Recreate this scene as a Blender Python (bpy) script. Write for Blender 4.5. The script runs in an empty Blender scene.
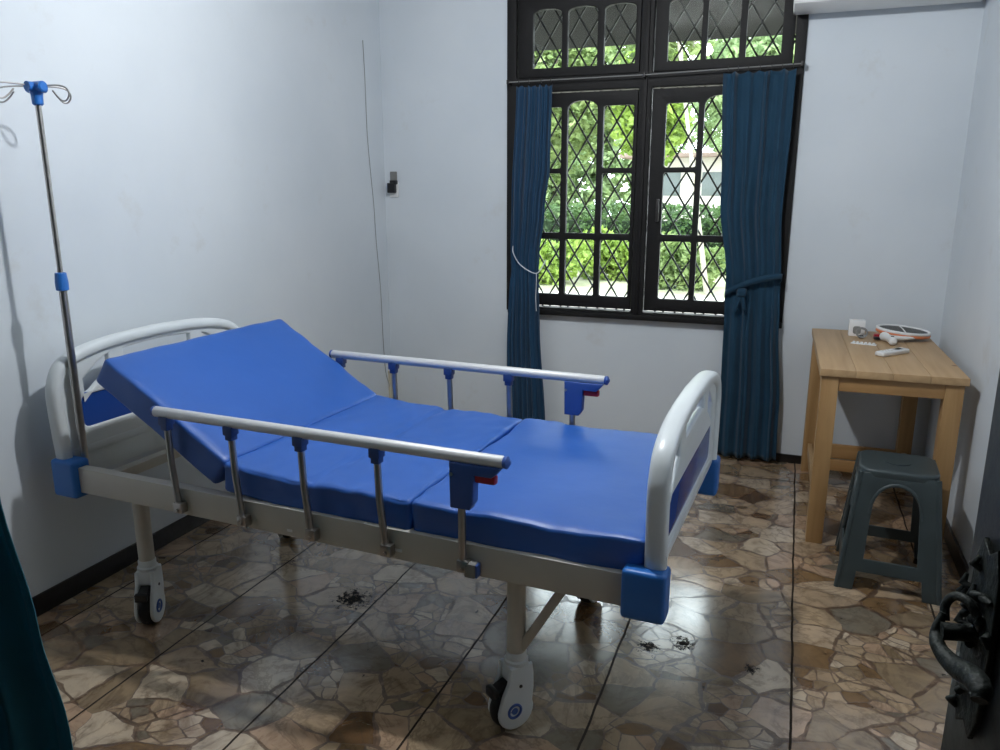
import bpy, bmesh, math, random
from math import sin, cos, pi, radians, sqrt, atan2
from mathutils import Matrix, Vector, noise
random.seed(7)
C = bpy.context.scene.collection

# ------------------------------------------------------------------ helpers
def lin(c):
    return tuple((x / 12.92 if x <= .04045 else ((x + .055) / 1.055) ** 2.4) for x in [v / 255 for v in c]) + (1,)

def new_mat(name):
    m = bpy.data.materials.new(name); m.use_nodes = True
    nt = m.node_tree
    return m, nt, nt.nodes['Principled BSDF']

def node(nt, t, **k):
    n = nt.nodes.new(t)
    for a, v in k.items():
        if a in n.inputs: n.inputs[a].default_value = v
        else: setattr(n, a, v)
    return n

def simple(name, col, rough=.5, metal=0, var=.06, vscale=6, bump=0, bscale=60, coat=0, spec=.5, rvar=0.0):
    m, nt, p = new_mat(name)
    L = nt.links.new
    c = lin(col)
    p.inputs['Roughness'].default_value = rough
    p.inputs['Metallic'].default_value = metal
    p.inputs['Coat Weight'].default_value = coat
    p.inputs['Specular IOR Level'].default_value = spec
    tc = node(nt, 'ShaderNodeTexCoord')
    nz = node(nt, 'ShaderNodeTexNoise'); nz.inputs['Scale'].default_value = vscale; nz.inputs['Detail'].default_value = 5
    L(tc.outputs['Object'], nz.inputs['Vector'])
    r = node(nt, 'ShaderNodeValToRGB')
    r.color_ramp.elements[0].position = .3; r.color_ramp.elements[1].position = .7
    r.color_ramp.elements[0].color = tuple(x * (1 - var) for x in c[:3]) + (1,)
    r.color_ramp.elements[1].color = tuple(min(1, x * (1 + var)) for x in c[:3]) + (1,)
    L(nz.outputs['Fac'], r.inputs['Fac']); L(r.outputs['Color'], p.inputs['Base Color'])
    if rvar:
        mr = node(nt, 'ShaderNodeMapRange'); mr.inputs['To Min'].default_value = max(0, rough - rvar); mr.inputs['To Max'].default_value = rough + rvar
        L(nz.outputs['Fac'], mr.inputs['Value']); L(mr.outputs['Result'], p.inputs['Roughness'])
    if bump:
        n2 = node(nt, 'ShaderNodeTexNoise'); n2.inputs['Scale'].default_value = bscale; n2.inputs['Detail'].default_value = 4
        L(tc.outputs['Object'], n2.inputs['Vector'])
        b = node(nt, 'ShaderNodeBump'); b.inputs['Strength'].default_value = bump; b.inputs['Distance'].default_value = .01
        L(n2.outputs['Fac'], b.inputs['Height']); L(b.outputs['Normal'], p.inputs['Normal'])
    return m

def wood(name, axis, c1, c2):
    m, nt, p = new_mat(name); L = nt.links.new
    tc = node(nt, 'ShaderNodeTexCoord'); mp = node(nt, 'ShaderNodeMapping')
    s = [26, 26, 26]; s[axis] = 1.6
    mp.inputs['Scale'].default_value = s
    L(tc.outputs['Object'], mp.inputs['Vector'])
    nz = node(nt, 'ShaderNodeTexNoise'); nz.inputs['Scale'].default_value = 1; nz.inputs['Detail'].default_value = 6; nz.inputs['Distortion'].default_value = .6
    L(mp.outputs['Vector'], nz.inputs['Vector'])
    r = node(nt, 'ShaderNodeValToRGB')
    r.color_ramp.elements[0].position = .3; r.color_ramp.elements[0].color = lin(c1)
    r.color_ramp.elements[1].position = .7; r.color_ramp.elements[1].color = lin(c2)
    L(nz.outputs['Fac'], r.inputs['Fac'])
    # a few round knots
    vo = node(nt, 'ShaderNodeTexVoronoi'); vo.inputs['Scale'].default_value = 4.3
    L(tc.outputs['Object'], vo.inputs['Vector'])
    k = node(nt, 'ShaderNodeValToRGB'); k.color_ramp.elements[0].position = .045; k.color_ramp.elements[1].position = .075
    k.color_ramp.elements[0].color = (1, 1, 1, 1); k.color_ramp.elements[1].color = (0, 0, 0, 1)
    L(vo.outputs['Distance'], k.inputs['Fac'])
    mx = node(nt, 'ShaderNodeMix', data_type='RGBA'); mx.inputs[7].default_value = lin((92, 52, 24))
    L(k.outputs['Color'], mx.inputs[0]); L(r.outputs['Color'], mx.inputs[6]); L(mx.outputs[2], p.inputs['Base Color'])
    p.inputs['Roughness'].default_value = .5
    b = node(nt, 'ShaderNodeBump'); b.inputs['Strength'].default_value = .15; b.inputs['Distance'].default_value = .002
    L(nz.outputs['Fac'], b.inputs['Height']); L(b.outputs['Normal'], p.inputs['Normal'])
    return m

class MB:
    def __init__(s): s.bm = bmesh.new()
    def add(s, bm2, mat=None):
        if mat is not None: bmesh.ops.transform(bm2, matrix=mat, verts=bm2.verts)
        me = bpy.data.meshes.new('t'); bm2.to_mesh(me); bm2.free(); s.bm.from_mesh(me); bpy.data.meshes.remove(me); return s
    def box(s, x0, x1, y0, y1, z0, z1, bev=0, mat=None, seg=2):
        b = bmesh.new(); bmesh.ops.create_cube(b, size=1)
        bmesh.ops.transform(b, matrix=Matrix.Translation(((x0+x1)/2, (y0+y1)/2, (z0+z1)/2)) @ Matrix.Diagonal((x1-x0, y1-y0, z1-z0, 1)), verts=b.verts)
        if bev: bmesh.ops.bevel(b, geom=b.edges[:], offset=bev, segments=seg, affect='EDGES', profile=.6)
        return s.add(b, mat)
    def tube(s, pts, r, seg=12, cap=True, closed=False):
        pts = [Vector(p) for p in pts]; n = len(pts)
        rs = r if isinstance(r, (list, tuple)) else [r] * n
        bm = s.bm; rings = []; up = None
        for i, p in enumerate(pts):
            if closed: t = pts[(i+1) % n] - pts[i-1]
            else: t = pts[min(i+1, n-1)] - pts[max(i-1, 0)]
            t.normalize()
            if up is None:
                up = Vector((0, 0, 1)) if abs(t.z) < .9 else Vector((1, 0, 0))
            a = t.cross(up)
            if a.length < 1e-5: a = t.cross(Vector((0, 1, 0)))
            a.normalize(); b = a.cross(t); b.normalize(); up = b
            rings.append([bm.verts.new(p + (a * cos(2*pi*k/seg) + b * sin(2*pi*k/seg)) * rs[i]) for k in range(seg)])
        m = n if closed else n - 1
        for i in range(m):
            A, B = rings[i], rings[(i+1) % n]
            for k in range(seg): bm.faces.new((A[k], A[(k+1) % seg], B[(k+1) % seg], B[k]))
        if cap and not closed:
            bm.faces.new(rings[0]); bm.faces.new(rings[-1][::-1])
        return s
    def lathe(s, prof, mat=None, seg=28):
        b = bmesh.new(); rings = []
        for r, z in prof:
            rings.append([b.verts.new((r*cos(2*pi*k/seg), r*sin(2*pi*k/seg), z)) for k in range(seg)])
        for i in range(len(rings)-1):
            A, B = rings[i], rings[i+1]
            for k in range(seg): b.faces.new((A[k], A[(k+1) % seg], B[(k+1) % seg], B[k]))
        b.faces.new(rings[0]); b.faces.new(rings[-1][::-1])
        return s.add(b, mat)
    def board(s, outlines, thick, bev=0, mat=None, res=2):
        cu = bpy.data.curves.new('c', 'CURVE'); cu.dimensions = '2D'; cu.fill_mode = 'BOTH'
        cu.extrude = max(thick/2 - bev, 1e-4); cu.bevel_depth = bev; cu.bevel_resolution = res; cu.offset = -bev
        for o in outlines:
            sp = cu.splines.new('POLY'); sp.points.add(len(o)-1); sp.use_cyclic_u = True
            for i, (x, y) in enumerate(o): sp.points[i].co = (x, y, 0, 1)
        ob = bpy.data.objects.new('c', cu); C.objects.link(ob)
        dg = bpy.context.evaluated_depsgraph_get(); dg.update()
        me = bpy.data.meshes.new_from_object(ob.evaluated_get(dg))
        b = bmesh.new(); b.from_mesh(me); bmesh.ops.remove_doubles(b, verts=b.verts, dist=1e-5)
        bpy.data.objects.remove(ob); bpy.data.curves.remove(cu); bpy.data.meshes.remove(me)
        return s.add(b, mat)
    def soft(s, lx, ly, lz, r, n=24, mat=None, puff=0, wr=0, seed=0, shape=None):
        """a rounded cushion block centred on the origin"""
        b = bmesh.new(); bmesh.ops.create_cube(b, size=2)
        bmesh.ops.subdivide_edges(b, edges=b.edges[:], cuts=n, use_grid_fill=True)
        h = Vector((lx/2, ly/2, lz/2))
        for v in b.verts:
            q = Vector([(abs(c_) ** .8) * (1 if c_ > 0 else -1) for c_ in v.co])
            p = Vector([q[i]*h[i] for i in range(3)])
            core = Vector([max(-h[i]+r, min(h[i]-r, p[i])) for i in range(3)])
            d = p - core
            if d.length > 1e-9:
                p = core + d.normalized() * r
            ux, uy = q[0], q[1]
            p.z += puff * (1 - ux**4) * (1 - uy**4) * (1 if q[2] > 0 else .0)
            nn = noise.noise(Vector((p.x*7 + seed*9, p.y*5, p.z*9 + seed))) + .5*noise.noise(Vector((p.x*19, p.y*13 + seed*5, p.z*22)))
            edge = max(abs(ux), abs(uy)) ** 6
            p += (Vector((0, 0, 1)) * (1 if q[2] > 0 else 0) * nn * wr * (.5 + edge))
            if abs(uy) > .99: p.y += (1 if uy > 0 else -1) * nn * wr * .9
            if abs(ux) > .99: p.x += (1 if ux > 0 else -1) * nn * wr * .5
            if shape: p.z += shape(p, q[2] > 0)
            v.co = p
        return s.add(b, mat)
    def build(s, name, mat, parent=None, smooth=40, loc=None):
        bmesh.ops.recalc_face_normals(s.bm, faces=s.bm.faces)
        me = bpy.data.meshes.new(name); s.bm.to_mesh(me); s.bm.free()
        for m in (mat if isinstance(mat, (list, tuple)) else [mat]): me.materials.append(m)
        if smooth:
            me.shade_smooth(); me.set_sharp_from_angle(angle=radians(smooth))
        o = bpy.data.objects.new(name, me); C.objects.link(o)
        if parent: o.parent = parent
        if loc: o.location = loc
        return o

def empty(name, loc=(0, 0, 0), rz=0):
    o = bpy.data.objects.new(name, None); C.objects.link(o); o.location = loc; o.rotation_euler = (0, 0, rz); o.empty_display_size = .1
    return o
def tag(o, label, cat, group=None):
    o['label'] = label; o['category'] = cat
    if group: o['group'] = group
    return o
def struct(o):
    o['kind'] = 'structure'; return o
def copy_tree(o, parent=None):
    c = o.copy(); C.objects.link(c); c.parent = parent
    for ch in [x for x in list(bpy.data.objects) if x.parent == o]: copy_tree(ch, c)
    return c
def spline(pts, n=8):
    """Catmull-Rom through points"""
    P = [Vector(p) for p in pts]; P = [2*P[0]-P[1]] + P + [2*P[-1]-P[-2]]; out = []
    for i in range(1, len(P)-2):
        for k in range(n):
            t = k/n; a, b, c_, d = P[i-1], P[i], P[i+1], P[i+2]
            out.append(.5*((2*b) + (c_-a)*t + (2*a-5*b+4*c_-d)*t*t + (3*b-a-3*c_+d)*t**3))
    out.append(P[-2]); return out
def interp(tab, z):
    tab = sorted(tab)
    if z <= tab[0][0]: return tab[0][1]
    for (a, x), (b, y) in zip(tab, tab[1:]):
        if z <= b:
            t = (z-a)/(b-a); t = t*t*(3-2*t); return x + (y-x)*t
    return tab[-1][1]
UPRIGHT_YZ = Matrix(((0, 0, 1, 0), (1, 0, 0, 0), (0, 1, 0, 0), (0, 0, 0, 1)))   # board (u,v,t) -> (x=t, y=u, z=v)
UPRIGHT_XZ = Matrix(((1, 0, 0, 0), (0, 0, 1, 0), (0, 1, 0, 0), (0, 0, 0, 1)))   # -> (x=u, y=t, z=v)

# ------------------------------------------------------------------ materials
def wall_mat(name, stains):
    m, nt, p = new_mat(name); L = nt.links.new
    tc = node(nt, 'ShaderNodeTexCoord')
    n1 = node(nt, 'ShaderNodeTexNoise'); n1.inputs['Scale'].default_value = 1.3; n1.inputs['Detail'].default_value = 6
    L(tc.outputs['Object'], n1.inputs['Vector'])
    r = node(nt, 'ShaderNodeValToRGB'); r.color_ramp.elements[0].position = .35; r.color_ramp.elements[1].position = .65
    r.color_ramp.elements[0].color = lin((206, 213, 219)); r.color_ramp.elements[1].color = lin((215, 221, 226))
    L(n1.outputs['Fac'], r.inputs['Fac'])
    n2 = node(nt, 'ShaderNodeTexNoise'); n2.inputs['Scale'].default_value = 3.1; n2.inputs['Detail'].default_value = 8; n2.inputs['Roughness'].default_value = .7
    L(tc.outputs['Object'], n2.inputs['Vector'])
    r2 = node(nt, 'ShaderNodeValToRGB'); r2.color_ramp.elements[0].position = .60; r2.color_ramp.elements[1].position = .72
    r2.color_ramp.elements[0].color = (0, 0, 0, 1); r2.color_ramp.elements[1].color = (stains,)*3 + (1,)
    L(n2.outputs['Fac'], r2.inputs['Fac'])
    mx = node(nt, 'ShaderNodeMix', data_type='RGBA'); mx.inputs[7].default_value = lin((186, 180, 168))
    L(r2.outputs['Color'], mx.inputs[0]); L(r.outputs['Color'], mx.inputs[6]); L(mx.outputs[2], p.inputs['Base Color'])
    p.inputs['Roughness'].default_value = .62; p.inputs['Specular IOR Level'].default_value = .35
    b = node(nt, 'ShaderNodeBump'); b.inputs['Strength'].default_value = .25; b.inputs['Distance'].default_value = .004
    n3 = node(nt, 'ShaderNodeTexNoise'); n3.inputs['Scale'].default_value = 9; n3.inputs['Detail'].default_value = 7
    L(tc.outputs['Object'], n3.inputs['Vector']); L(n3.outputs['Fac'], b.inputs['Height']); L(b.outputs['Normal'], p.inputs['Normal'])
    return m
M_wall = wall_mat('wall_paint', .25)
M_ceil = simple('ceiling_paint', (158, 158, 156), .7)
M_front = simple('dark_unseen_walls', (66, 58, 50), .7)  # invented dark tone for the unseen walls, cuts bounce light on the bed's near side

STAINS = [(-.235, 2.36, .085), (-.345, 2.30, .075), (-1.42, 2.22, .14), (-.02, 2.29, .05)]
def floor_mat():
    m, nt, p = new_mat('crazy_paving_marble'); L = nt.links.new
    tc = node(nt, 'ShaderNodeTexCoord')
    def math_(op, a, b=None, clamp=False):
        n = node(nt, 'ShaderNodeMath', operation=op); n.use_clamp = clamp
        for i, v in enumerate((a, b)):
            if v is None: continue
            if isinstance(v, (int, float)): n.inputs[i].default_value = v
            else: L(v, n.inputs[i])
        return n.outputs[0]
    def ramp(fac, els, interp_='LINEAR'):
        r = node(nt, 'ShaderNodeValToRGB'); cr = r.color_ramp; cr.interpolation = interp_
        while len(cr.elements) < len(els): cr.elements.new(.5)
        for e, (pp, c) in zip(cr.elements, els): e.position = pp; e.color = c
        L(fac, r.inputs['Fac']); return r.outputs['Color']
    def noisef(scale, detail=4, rough=.5, dist=0, vec=None):
        n = node(nt, 'ShaderNodeTexNoise'); n.inputs['Scale'].default_value = scale; n.inputs['Detail'].default_value = detail
        n.inputs['Roughness'].default_value = rough; n.inputs['Distortion'].default_value = dist
        L(vec or tc.outputs['Object'], n.inputs['Vector']); return n
    def mix(f, a, b, mode='MIX'):
        n = node(nt, 'ShaderNodeMix', data_type='RGBA', blend_type=mode)
        for i, v in ((0, f), (6, a), (7, b)):
            if isinstance(v, (int, float, tuple)): n.inputs[i].default_value = v
            else: L(v, n.inputs[i])
        return n.outputs[2]
    # warped coordinates so the stones get angular, irregular outlines
    nz = noisef(2.6, 3); sub = node(nt, 'ShaderNodeVectorMath', operation='SUBTRACT'); sub.inputs[1].default_value = (.5, .5, .5)
    L(nz.outputs['Color'], sub.inputs[0])
    sc = node(nt, 'ShaderNodeVectorMath', operation='SCALE'); sc.inputs['Scale'].default_value = .15; L(sub.outputs[0], sc.inputs[0])
    nzb = noisef(22, 2); sb = node(nt, 'ShaderNodeVectorMath', operation='SUBTRACT'); sb.inputs[1].default_value = (.5, .5, .5); L(nzb.outputs['Color'], sb.inputs[0])
    sc2 = node(nt, 'ShaderNodeVectorMath', operation='SCALE'); sc2.inputs['Scale'].default_value = .016; L(sb.outputs[0], sc2.inputs[0])
    ad = node(nt, 'ShaderNodeVectorMath', operation='ADD'); L(tc.outputs['Object'], ad.inputs[0]); L(sc.outputs[0], ad.inputs[1])
    ad2 = node(nt, 'ShaderNodeVectorMath', operation='ADD'); L(ad.outputs[0], ad2.inputs[0]); L(sc2.outputs[0], ad2.inputs[1])
    mp = node(nt, 'ShaderNodeMapping'); mp.inputs['Scale'].default_value = (1.0, 1.25, 0); mp.inputs['Rotation'].default_value = (0, 0, .5); L(ad2.outputs[0], mp.inputs['Vector'])
    V = mp.outputs['Vector']
    def vor(scale, feature):
        v = node(nt, 'ShaderNodeTexVoronoi', feature=feature, voronoi_dimensions='2D'); v.inputs['Scale'].default_value = scale; v.inputs['Randomness'].default_value = 1; L(V, v.inputs['Vector']); return v
    big, bige = vor(6.2, 'F1'), vor(6.2, 'DISTANCE_TO_EDGE')
    sm, sme = vor(16, 'F1'), vor(16, 'DISTANCE_TO_EDGE')
    sepb = node(nt, 'ShaderNodeSeparateColor'); L(big.outputs['Color'], sepb.inputs[0])
    seps = node(nt, 'ShaderNodeSeparateColor'); L(sm.outputs['Color'], seps.inputs[0])
    crushed = math_('LESS_THAN', sepb.outputs[1], .3)            # some cells are filled with small chips
    pick = mix(crushed, sepb.outputs[0], seps.outputs[0])
    cols = ramp(pick, [(0, lin((170, 148, 120))), (.14, lin((142, 122, 96))), (.28, lin((182, 160, 134))), (.40, lin((104, 78, 52))), (.48, lin((164, 142, 116))),
                       (.60, lin((122, 112, 96))), (.68, lin((176, 148, 122))), (.80, lin((124, 98, 68))), (.88, lin((192, 174, 150)))], 'CONSTANT')
    # veins and mottling inside a stone
    n1 = noisef(9, 8, .65, 1.2); v1 = ramp(n1.outputs['Fac'], [(.28, (.55, .49, .43, 1)), (.48, (1, 1, 1, 1)), (.72, (1.28, 1.24, 1.18, 1))])
    cols = mix(1.0, cols, v1, 'MULTIPLY')
    n2 = noisef(3.3, 6, .6, 2.0); vein = ramp(n2.outputs['Fac'], [(.46, (0, 0, 0, 1)), (.5, (.4, .4, .4, 1)), (.54, (0, 0, 0, 1))])
    cols = mix(vein, cols, lin((84, 68, 52)))
    # grout
    wn = noisef(7, 3); w = math_('MAXIMUM', math_('MULTIPLY', math_('SUBTRACT', wn.outputs['Fac'], .36), .22), .006)
    e1 = math_('LESS_THAN', bige.outputs['Distance'], w)
    e2 = math_('MULTIPLY', math_('LESS_THAN', sme.outputs['Distance'], math_('MULTIPLY', wn.outputs['Fac'], .10)), crushed)
    edge = math_('MAXIMUM', e1, e2)
    gn = noisef(30, 5, .7); gcol = ramp(gn.outputs['Fac'], [(.3, lin((44, 31, 22))), (.52, lin((86, 62, 44))), (.74, lin((150, 124, 100)))])
    cols = mix(math_('MULTIPLY', edge, .85), cols, gcol)
    # worn black pits
    pn = noisef(16, 6, .75, .5); pm = noisef(1.7, 2); 
    pit = math_('MULTIPLY', math_('GREATER_THAN', pn.outputs['Fac'], .66), math_('GREATER_THAN', pm.outputs['Fac'], .53))
    spot = None
    for (cx, cy, rr_) in STAINS:
        dv = node(nt, 'ShaderNodeVectorMath', operation='DISTANCE'); L(tc.outputs['Object'], dv.inputs[0]); dv.inputs[1].default_value = (cx, cy, 0)
        k = math_('SUBTRACT', 1, math_('DIVIDE', dv.outputs['Value'], rr_), True)
        spot = k if spot is None else math_('MAXIMUM', spot, k)
    sn = noisef(44, 6, .8)
    pit = math_('MAXIMUM', pit, math_('GREATER_THAN', math_('ADD', sn.outputs['Fac'], math_('MULTIPLY', spot, .36)), .74))
    pit = math_('MULTIPLY', pit, math_('GREATER_THAN', math_('ADD', spot, pm.outputs['Fac']), .5))
    cols = mix(pit, cols, lin((34, 30, 28)))
    # long sawn grooves between the slabs run towards the window
    sx = node(nt, 'ShaderNodeSeparateXYZ'); L(tc.outputs['Object'], sx.inputs[0])
    wob = noisef(5, 3); x = math_('ADD', sx.outputs['X'], math_('MULTIPLY', math_('SUBTRACT', wob.outputs['Fac'], .5), .014))
    d = None
    for g in (.57, .10, -.435, -.89, -1.33, -1.82, -2.28):
        k = math_('ABSOLUTE', math_('SUBTRACT', x, g)); d = k if d is None else math_('MINIMUM', d, k)
    for g in (-.2, 4.05):
        k = math_('ABSOLUTE', math_('SUBTRACT', sx.outputs['Y'], g)); d = math_('MINIMUM', d, k)
    groove = math_('LESS_THAN', d, .0036)
    cols = mix(groove, cols, lin((46, 38, 31)))
    L(cols, p.inputs['Base Color'])
    rough_n = noisef(4, 6, .7)
    ro = ramp(rough_n.outputs['Fac'], [(.3, (.10, .10, .10, 1)), (.7, (.22, .22, .22, 1))])
    hole = math_('MAXIMUM', math_('MAXIMUM', pit, groove), math_('MULTIPLY', edge, .35))
    rr = mix(hole, ro, (.8, .8, .8, 1)); L(rr, p.inputs['Roughness'])
    sp = math_('SUBTRACT', 1, math_('MULTIPLY', hole, .9)); 
    p.inputs['IOR'].default_value = 1.6
    p.inputs['Coat IOR'].default_value = 1.55; p.inputs['Coat Roughness'].default_value = .17
    L(math_('SUBTRACT', 1, hole, True), p.inputs['Coat Weight'])
    L(math_('MULTIPLY', sp, .6), p.inputs['Specular IOR Level'])
    h = math_('ADD', math_('MULTIPLY', hole, -1), math_('MULTIPLY', noisef(6, 4).outputs['Fac'], .5))
    b = node(nt, 'ShaderNodeBump'); b.inputs['Strength'].default_value = .35; b.inputs['Distance'].default_value = .004
    L(h, b.inputs['Height']); L(b.outputs['Normal'], p.inputs['Normal'])
    return m
M_floor = floor_mat()
M_base = simple('black_skirting_tile', (26, 24, 24), .35, bump=.2, bscale=30)
M_frame = simple('dark_window_wood', (19, 18, 18), .6, spec=.3, var=.2, vscale=14, bump=.15)
M_iron = simple('grille_iron', (34, 32, 30), .5)
M_teal = simple('dark_teal_gloss_paint', (22, 28, 28), .38, var=.25, vscale=5, bump=.2, bscale=18)
M_white_pl = simple('white_bed_plastic', (216, 222, 224), .3, var=.03, spec=.5)
M_white_mt = simple('cream_powder_coated_steel', (196, 192, 182), .42, var=.05)
M_blue_pl = simple('blue_bed_plastic', (42, 110, 190), .38, var=.06)
M_blue_dk = simple('blue_latch_plastic', (56, 88, 158), .38, var=.06)
M_blue_in = simple('blue_insert_gloss', (34, 72, 150), .2, var=.05)
M_chrome = simple('brushed_steel_tube', (176, 172, 168), .28, metal=1, var=.08, vscale=30)
M_alu = simple('aluminium_rail', (214, 215, 216), .5, metal=.25, var=.03)
M_clip = simple('slate_blue_clip_plastic', (46, 72, 128), .4)
M_red = simple('red_lever_plastic', (170, 34, 48), .4)
M_black = simple('black_rubber', (20, 20, 20), .55)
M_blackp = simple('black_plastic', (18, 20, 24), .4)
M_vinyl = simple('blue_vinyl_cover', (29, 88, 172), .46, var=.05, vscale=3, bump=.12, bscale=14, rvar=.05, spec=.8)
M_stool = simple('grey_green_plastic', (56, 66, 68), .42, var=.12, vscale=8)
M_paper = simple('white_paper', (235, 236, 236), .6)
M_wplast = simple('white_appliance_plastic', (226, 227, 226), .35, var=.02)
M_grey = simple('grey_plastic', (128, 128, 126), .5)
M_orange = simple('orange_plastic', (214, 128, 84), .4)
M_gauze = simple('dark_grey_mesh', (84, 84, 80), .5, bump=.5, bscale=300)
M_beige = simple('beige_plastic', (196, 188, 166), .5)
M_cord = simple('grey_cord', (150, 152, 152), .6)
M_string = simple('white_string', (205, 212, 220), .7)
M_brass = simple('dark_aged_bronze', (24, 31, 27), .6, metal=.3, var=.35, vscale=30, bump=.5, bscale=60)
M_woodY = wood('pine_top', 1, (172, 140, 100), (190, 158, 118))
M_woodZ = wood('pine_leg', 2, (154, 118, 74), (180, 144, 98))
M_woodX = wood('pine_apron', 0, (156, 116, 70), (180, 140, 92))

def cloth(name, col, trans=.25):
    m, nt, p = new_mat(name); L = nt.links.new
    c = lin(col)
    tc = node(nt, 'ShaderNodeTexCoord'); w = node(nt, 'ShaderNodeTexNoise'); w.inputs['Scale'].default_value = 7; w.inputs['Detail'].default_value = 6
    L(tc.outputs['Object'], w.inputs['Vector'])
    r = node(nt, 'ShaderNodeValToRGB'); r.color_ramp.elements[0].color = tuple(x*.8 for x in c[:3]) + (1,); r.color_ramp.elements[1].color = tuple(x*1.2 for x in c[:3]) + (1,)
    L(w.outputs['Fac'], r.inputs['Fac']); L(r.outputs['Color'], p.inputs['Base Color'])
    p.inputs['Roughness'].default_value = .75; p.inputs['Sheen Weight'].default_value = .15; p.inputs['Specular IOR Level'].default_value = .2
    t = node(nt, 'ShaderNodeBsdfTranslucent'); L(r.outputs['Color'], t.inputs['Color'])
    mx = node(nt, 'ShaderNodeMixShader'); mx.inputs[0].default_value = trans
    out = nt.nodes['Material Output']
    L(p.outputs[0], mx.inputs[1]); L(t.outputs[0], mx.inputs[2]); L(mx.outputs[0], out.inputs['Surface'])
    return m
M_curtain = cloth('teal_blue_curtain_cloth', (36, 72, 102), .10)
M_curtainR = cloth('teal_curtain_cloth', (29, 62, 84), .08)
M_curtain2 = cloth('dark_teal_curtain_cloth', (58, 126, 142), .38)

def glass_mat():
    m, nt, p = new_mat('window_glass'); L = nt.links.new
    nt.nodes.remove(p)
    t = node(nt, 'ShaderNodeBsdfTransparent'); t.inputs['Color'].default_value = (.93, .96, .95, 1)
    g = node(nt, 'ShaderNodeBsdfGlossy'); g.inputs['Roughness'].default_value = 0
    f = node(nt, 'ShaderNodeFresnel'); f.inputs['IOR'].default_value = 1.35
    mx = node(nt, 'ShaderNodeMixShader')
    L(f.outputs[0], mx.inputs[0]); L(t.outputs[0], mx.inputs[1]); L(g.outputs[0], mx.inputs[2]); L(mx.outputs[0], nt.nodes['Material Output'].inputs['Surface'])
    return m
M_glass = glass_mat()
def leaf_mat(name, c1, c2):
    m, nt, p = new_mat(name); L = nt.links.new
    tc = node(nt, 'ShaderNodeTexCoord'); w = node(nt, 'ShaderNodeTexNoise'); w.inputs['Scale'].default_value = 2.2; w.inputs['Detail'].default_value = 5
    L(tc.outputs['Object'], w.inputs['Vector'])
    r = node(nt, 'ShaderNodeValToRGB'); r.color_ramp.elements[0].position = .35; r.color_ramp.elements[1].position = .65
    r.color_ramp.elements[0].color = lin(c1); r.color_ramp.elements[1].color = lin(c2)
    L(w.outputs['Fac'], r.inputs['Fac']); L(r.outputs['Color'], p.inputs['Base Color']); p.inputs['Roughness'].default_value = .6
    t = node(nt, 'ShaderNodeBsdfTranslucent'); L(r.outputs['Color'], t.inputs['Color'])
    mx = node(nt, 'ShaderNodeMixShader'); mx.inputs[0].default_value = .35
    L(p.outputs[0], mx.inputs[1]); L(t.outputs[0], mx.inputs[2]); L(mx.outputs[0], nt.nodes['Material Output'].inputs['Surface'])
    return m

# ------------------------------------------------------------------ the room
XL, XR, YB, YF, ZC = -2.41, .72, 4.36, .50, 2.80
YR = -1.3
struct(MB().box(XL-.15, XR+.15, YR-.15, YB+.15, -.12, 0).build('floor', M_floor, smooth=0))
struct(MB().box(XL-.15, XR+.15, YR-.15, YB+.15, ZC, ZC+.12).build('ceiling', M_ceil, smooth=0))
struct(MB().box(XL-.15, XL, YR, YB, 0, ZC).build('wall_left', M_wall, smooth=0))
struct(MB().box(XR, XR+.15, YR, YB, 0, ZC).build('wall_right', M_wall, smooth=0))
WX0, WX1, WZ0, WZ1 = -1.60, -.03, .765, 2.56
struct(MB().box(XL-.15, WX0, YB, YB+.15, 0, ZC).box(WX1, XR+.15, YB, YB+.15, 0, ZC).box(WX0, WX1, YB, YB+.15, 0, WZ0).box(WX0, WX1, YB, YB+.15, WZ1, ZC).build('wall_back', M_wall, smooth=0))
DX0, DX1 = -.82, .36
struct(MB().box(XL, DX0, YF-.1, YF, 0, ZC).box(DX1, XR, YF-.1, YF, 0, ZC).box(DX0, DX1, YF-.1, YF, 2.12, ZC).build('wall_front', M_front, smooth=0))
struct(MB().box(XL-.15, XR+.15, YR-.15, YR, 0, ZC).build('wall_rear', M_front, smooth=0))
struct(MB().box(XL, XL+.012, YF, YB, 0, .075, .002).build('baseboard_left', M_base))
struct(MB().box(XR-.012, XR, YF, YB, 0, .075, .002).build('baseboard_right', M_base))
struct(MB().box(XL+.012, XR-.012, YB-.012, YB, 0, .045, .002).build('baseboard_back', M_base))

# ---- window
win = struct(empty('window_1', (0, 0, 0)))
def rect(x0, x1, z0, z1, arch=0, r=.012):
    """opening outline, optionally with an arched top"""
    if not arch:
        o = []
        for cx, cz, a0 in ((x1-r, z0+r, -90), (x1-r, z1-r, 0), (x0+r, z1-r, 90), (x0+r, z0+r, 180)):
            for k in range(4): a = radians(a0 + 30*k); o.append((cx + r*cos(a), cz + r*sin(a)))
        return o
    o = [(x0, z0), (x1, z0)]; n = 12; cx, hw = (x0+x1)/2, (x1-x0)/2
    for k in range(n+1):
        a = pi*k/n; o.append((cx + hw*cos(a), z1 - arch + arch*max(0, sin(a))**.8))
    return o
openL, openR = (-1.545, -.848), (-.782, -.082)
fr = MB().board([[(WX0, WZ0), (WX1, WZ0), (WX1, WZ1), (WX0, WZ1)], rect(*openL, .79, 2.0), rect(*openR, .79, 2.0), rect(*openL, 2.075, 2.5), rect(*openR, 2.075, 2.5)],
                .10, .003, Matrix.Translation((0, 4.395, 0)) @ UPRIGHT_XZ)
fr.box(-.826, -.802, 4.325, 4.35, .78, 2.5, .003)
fr.build('window_frame', M_frame, win)
MB().box(WX0+.02, WX1+.0, 4.31, 4.36, .752, .782, .004).build('window_sill', M_frame, win)
colsL = [(-1.445, -1.280), (-1.247, -1.075), (-1.042, -.874)]
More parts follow.
